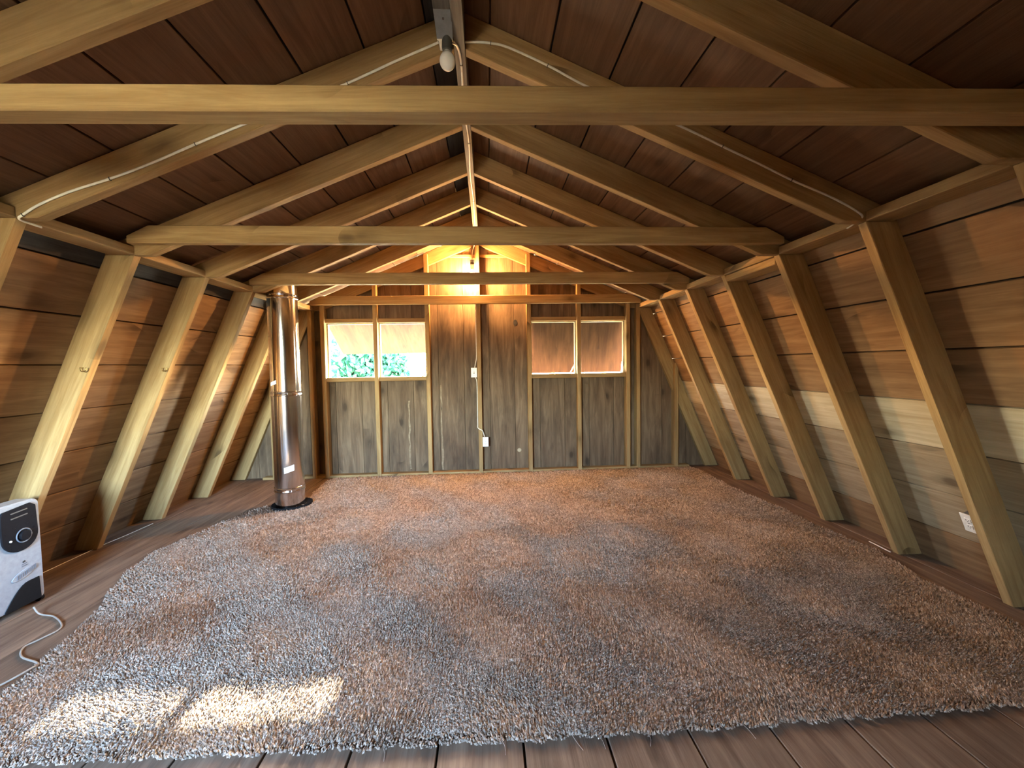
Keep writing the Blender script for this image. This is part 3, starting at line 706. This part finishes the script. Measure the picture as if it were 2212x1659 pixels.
# ------------------------------------------------------------------ lamps
def bulb_profile(r):
    pr = [(0.010, 0.055), (0.0135, 0.048)]
    for k in range(13):
        a = math.radians(62 - 152*k/12); pr.append((max(0.0008, r*math.cos(a)), 0.001 + r*1.12*math.sin(a)))
    return pr
def lamp(name, label, loc, lit, plate):
    e_ = empty(name, loc); tag(e_, label, 'light fixture')
    # sheet-metal box on the side of the timber with a bent plate, socket and bulb hanging down
    x0, x1, y0, y1, zt, zb = plate
    o = mesh_obj('mounting_plate', [(x0, y0, zt), (x1, y0, zt), (x1, y0+0.012, zt), (x0, y0+0.012, zt), (x0+0.006, y1, zb), (x1-0.004, y1, zb), (x1-0.004, y1+0.012, zb), (x0+0.006, y1+0.012, zb)], BOXF, M_GREY, bevel=0.0015); o.parent = e_
    b_ = mesh_obj('junction_box', box_verts(x0+0.01, x1-0.012, y1+0.012, y1+0.075, zb+0.004, zt+0.005), BOXF, M_GREY, bevel=0.003); b_.parent = e_
    sc_ = mesh_obj('screw', box_verts(-0.004, 0.004, -0.006, 0.0, -0.004, 0.004), BOXF, M_STEEL, bevel=0.001); sc_.parent = e_
    sc_.location = ((x0+x1)/2, y0+(y1-y0)*0.35-0.001, zt+(zb-zt)*0.35)
    s2 = lathe('socket', [(0.018, 0.135), (0.024, 0.125), (0.024, 0.100), (0.021, 0.095), (0.023, 0.060), (0.021, 0.045), (0.017, 0.042)], M_SOCK, None, None, 24); s2.parent = e_
    bl = lathe('bulb', bulb_profile(0.034), M_LIT if lit else M_BULB, None, None, 28); bl.parent = e_
    bl['label'] = 'glowing light bulb' if lit else 'unlit frosted white bulb'
    return e_
lamp('bulb_fixture', 'unlit white bulb in a grey metal bracket at the ridge', (-0.060, 1.86, 2.628), False, (-0.048, 0.030, -0.085, -0.010, 0.150, 0.085))
lamp('bulb_fixture', 'glowing bulb hanging in front of the far gable wall', (-0.070, 4.955, 2.395), True, (-0.030, 0.036, 0.010, 0.022, 0.17, 0.115))

# ------------------------------------------------------------------ cables
def cable(name, label, pts, staples=(), r=0.0058, flat=0.62, upv=(0, 1, 0), group=None):
    e_ = empty(name, pts[0]); tag(e_, label, 'cable', group)
    o0 = Vector(pts[0])
    P = smooth_path(pts, 6)
    o = tube('sheath', [p - o0 for p in P], r, M_CABLE, None, 8, flat, upv); o.parent = e_
    for s_ in staples:
        i = min(range(1, len(P)-1), key=lambda q: (P[q]-Vector(s_)).length)
        t = (P[i+1]-P[i-1]).normalized()
        mm = frame(t, upv, P[i]-o0)
        st_ = mesh_obj('staple', box_verts(-0.0016, 0.0016, -r*0.85, r*0.85, -r*1.25, r*1.25), BOXF, M_STAPLE, None, mm); st_.parent = e_
    return e_
yc = Y[1] - 0.0045
L_ = [(-0.075, 1.90, 2.735), (-0.095, yc-0.02, 2.768), (-0.13, yc, 2.768), (-0.30, yc, 2.692), (-0.515, yc, 2.591), (-0.75, yc, 2.494), (-0.992, yc, 2.396), (-1.183, yc, 2.315), (-1.38, yc, 2.228), (-1.55, yc, 2.162), (-1.72, yc, 2.105), (-1.85, yc, 2.048), (-1.918, yc, 2.005), (-1.935, yc, 1.992), (-1.942, yc+0.02, 1.986), (-1.944, yc+0.10, 1.985)]
cable('rafter_cable', 'white cable stapled along the rafter on the heater side', L_, [L_[1], L_[4], L_[7], L_[9], L_[12]])
R_ = [(-0.045, 1.89, 2.738), (-0.010, yc-0.01, 2.775), (0.06, yc, 2.785), (0.13, yc, 2.782), (0.213, yc, 2.764), (0.39, yc, 2.690), (0.57, yc, 2.601), (0.80, yc, 2.512), (1.036, yc, 2.421), (1.222, yc, 2.339), (1.40, yc, 2.262), (1.567, yc, 2.186), (1.69, yc, 2.138), (1.80, yc, 2.092), (1.90, yc, 2.040), (1.935, yc+0.005, 2.012), (1.942, yc+0.06, 1.998), (1.944, yc+0.10, 1.990)]
cable('rafter_cable', 'white cable stapled along the rafter on the side away from the heater', R_, [R_[3], R_[5], R_[9], R_[11]])
zc = ZR - 0.0095
G_ = [(-0.040, 1.90, 2.735), (-0.020, 1.94, zc), (-0.010, 2.05, zc), (-0.016, 2.4, zc), (-0.004, 2.75, zc), (-0.014, 3.2, zc), (-0.006, 3.7, zc), (-0.012, 4.2, zc), (-0.012, 4.7, zc), (-0.030, 4.90, zc), (-0.062, 4.96, 2.66), (-0.072, 4.965, 2.575)]
cable('ridge_cable', 'white cable running under the grey ridge board between both bulbs', G_, [G_[2], G_[4], G_[6], G_[8]], upv=(0, 0, 1))
xw = XS[4]
D_ = [(-0.055, 4.995, 2.52), (-0.050, 5.00, 2.46), (xw-0.030, YF-0.002, 2.40), (xw-0.031, YF+0.006, 2.0), (xw-0.031, YF+0.006, 1.6), (xw-0.031, YF+0.006, 1.42), (xw-0.045, YF+0.004, 1.34), (xw-0.055, YF+0.004, 1.292)]
cable('switch_cable', 'white cable dropping down the middle stud to the light switch', D_, [], 0.0048)
E_ = [(xw-0.050, YF+0.006, 1.172), (xw-0.033, YF+0.008, 1.12), (xw-0.031, YF+0.010, 0.9), (xw-0.031, YF+0.010, 0.62), (xw-0.028, YF-0.004, 0.56), (xw+0.020, YF-0.005, 0.53), (xw+0.033, YF+0.006, 0.50), (xw+0.045, YF+0.006, 0.452)]
cable('outlet_cable', 'white cable from the light switch down to the low outlet', E_, [], 0.0048)
cable('floor_wire', 'thin pale wire along the floor edge behind the heater', [(-2.862, 2.55, 0.004), (-2.855, 2.84, 0.004), (-2.85, 3.24, 0.004), (-2.83, 3.45, 0.004), (-2.815, 3.69, 0.004)], [], 0.0028, 1.0, (0, 0, 1))
cable('floor_wire', 'short pale wire at the foot of the studs opposite the heater', [(2.812, 2.78, 0.004), (2.806, 2.70, 0.005), (2.80, 2.61, 0.004)], [], 0.004, 1.0, (0, 0, 1))

# ------------------------------------------------------------------ outlets and switch
def plate_thing(name, label, cat, mm, kind):
    """local X = width, Y = height, Z = out of the wall"""
    e_ = empty(name); e_.matrix_world = mm; tag(e_, label, cat)
    def part(nm, b, mat, bev=0.0, par=None):
        o = mesh_obj(nm, box_verts(*b), BOXF, mat, None, None, bevel=bev); o.parent = par or e_; return o
    part('box', (-0.028, 0.028, -0.050, 0.050, -0.045, 0.0), M_GREY, 0.002)
    part('cover_plate', (-0.035, 0.035, -0.058, 0.058, 0.0, 0.006), M_WHITE, 0.002)
    if kind == 'switch':
        part('toggle_slot', (-0.006, 0.006, -0.013, 0.013, 0.0055, 0.0068), M_SLOT)
        part('toggle', (-0.004, 0.004, -0.002, 0.010, 0.006, 0.016), M_WHITE, 0.001)
        for s_ in (-1, 1): part('screw', (-0.003, 0.003, s_*0.030-0.003, s_*0.030+0.003, 0.0055, 0.0072), M_GREY)
    else:
        for s_ in (-1, 1):
            rp = part('receptacle', (-0.016, 0.016, s_*0.020-0.013, s_*0.020+0.013, 0.0055, 0.0085), M_WHITE, 0.002)
            for x_ in (-0.007, 0.006): part('slot', (x_-0.0012, x_+0.0012, s_*0.020-0.002, s_*0.020+0.007, 0.0083, 0.0089), M_SLOT, 0, rp)
            part('slot', (-0.0025, 0.0025, s_*0.020-0.009, s_*0.020-0.005, 0.0083, 0.0089), M_SLOT, 0, rp)
        part('screw', (-0.0025, 0.0025, -0.0025, 0.0025, 0.0055, 0.0072), M_GREY)
    return e_
plate_thing('light_switch', 'white light switch on the middle stud of the far wall', 'switch', frame((1, 0, 0), (0, 0, 1), (-0.076, YF-0.004, 1.232)), 'switch')
plate_thing('wall_outlet', 'white wall outlet low on the middle stud of the far wall', 'outlet', frame((1, 0, 0), (0, 0, 1), (0.047, YF-0.004, 0.390)), 'outlet')
upw = Vector((-math.cos(A2), 0, math.sin(A2)))          # up along the right wall
zo = 0.391
pos = Vector((wall_x(zo)+HO-0.050, 2.129, zo))
plate_thing('wall_outlet', 'white wall outlet on the sloping board wall beside a stud', 'outlet', frame((0, -1, 0), upw, pos), 'outlet')

# hooks on two studs of the left wall
for k, zh in ((2, 1.336), (3, 1.330)):
    e_ = empty('screw_hook', (-(wall_x(zh)+0.0), Y[k], zh)); x_ = -(wall_x(zh)) - 0.0 
    tag(e_, 'brass screw hook on the stud just behind the heater' if k == 2 else 'brass screw hook one stud farther towards the stove pipe', 'hook', 'screw hooks on the studs')
    pts = [(0.035, 0.012, 0.0), (0.020, -0.006, 0.002), (0.0, -0.010, 0.004)] 
    pts = [(-0.035, 0.004, 0.004), (-0.035, -0.018, 0.004)] + [(-0.035 + 0.020 + -0.020*math.cos(math.radians(a)), -0.022-0.004*math.sin(math.radians(a)), -0.018*math.sin(math.radians(a))) for a in range(0, 250, 20)]
    pts = [(0.028-0.06, 0.004, 0.006), (-0.032, -0.012, 0.006)] + [(-0.016 + 0.017*math.cos(math.radians(160+a)), -0.022, 0.017*math.sin(math.radians(160+a))) for a in range(0, 240, 20)]
    o = tube('hook', pts, 0.0028, M_BRASS, None, 7, 1.0, (0, 1, 0)); o.parent = e_

# ------------------------------------------------------------------ outside
ground = mesh_obj('ground', [(-90, -90, -2.8), (90, -90, -2.8), (90, 90, -2.8), (-90, 90, -2.8)], [(0, 1, 2, 3)], M_GROUND)
tag(ground, 'dry grassy ground outside the building', None, None, 'structure')
def tree(label, loc, h, rad_, n_leaf, seed, ls=0.12):
    rg = np.random.default_rng(seed)
    e_ = empty('leafy_tree', loc); tag(e_, label, 'tree', 'trees outside the window')
    tk = tube('trunk', smooth_path([(0, 0, 0), (0.08, 0.03, h*0.35), (-0.05, 0.0, h*0.7), (0.0, 0.05, h*0.92)], 4), [0.16 - 0.12*i/12 for i in range(13)], M_BARK, None, 8); tk.parent = e_
    for i in range(5):
        a = i*1.3; zb_ = h*(0.35+0.1*i)
        br = tube('branch', [(0, 0, zb_), (rad_*0.4*math.cos(a), rad_*0.4*math.sin(a), zb_+0.35), (rad_*0.75*math.cos(a), rad_*0.75*math.sin(a), zb_+0.6)], [0.05, 0.035, 0.015], M_BARK, None, 6); br.parent = e_
    cl = rg.normal(0, 1, (22, 3)); cl /= np.linalg.norm(cl, axis=1)[:, None]; cl *= rg.uniform(0.35, 0.9, 22)[:, None]
    ci = rg.integers(0, 22, n_leaf)
    d = rg.normal(0, 0.20, (n_leaf, 3)) + cl[ci]
    P = d*np.array([rad_, rad_, h*0.34]) + np.array([0, 0, h*0.64])
    a = rg.normal(0, 1, (n_leaf, 3)); a /= np.linalg.norm(a, axis=1)[:, None]
    b = np.cross(a, rg.normal(0, 1, (n_leaf, 3))); b /= np.linalg.norm(b, axis=1)[:, None]
    s_ = rg.uniform(0.6, 1.2, n_leaf)[:, None]*ls
    V = np.stack([P-a*s_, P+b*s_*0.45, P+a*s_, P-b*s_*0.45], 1).reshape(-1, 3)
    me = bpy.data.meshes.new('foliage'); me.from_pydata(V.tolist(), [], [(4*i, 4*i+1, 4*i+2, 4*i+3) for i in range(n_leaf)]); me.materials.append(M_LEAF)
    o = bpy.data.objects.new('foliage', me); C.objects.link(o); o.parent = e_; tag(o, None, None, None, 'stuff')
tree('bushy green tree seen below the raised shutter', (-3.75, 13.6, -2.8), 6.4, 1.4, 11000, 3)
tree('smaller green tree farther off behind the first one', (-5.6, 18.5, -2.8), 5.0, 1.3, 3000, 5)
tree('green tree standing outside beyond the nearly closed shutter', (6.5, 15.0, -2.8), 6.0, 1.6, 3600, 8)
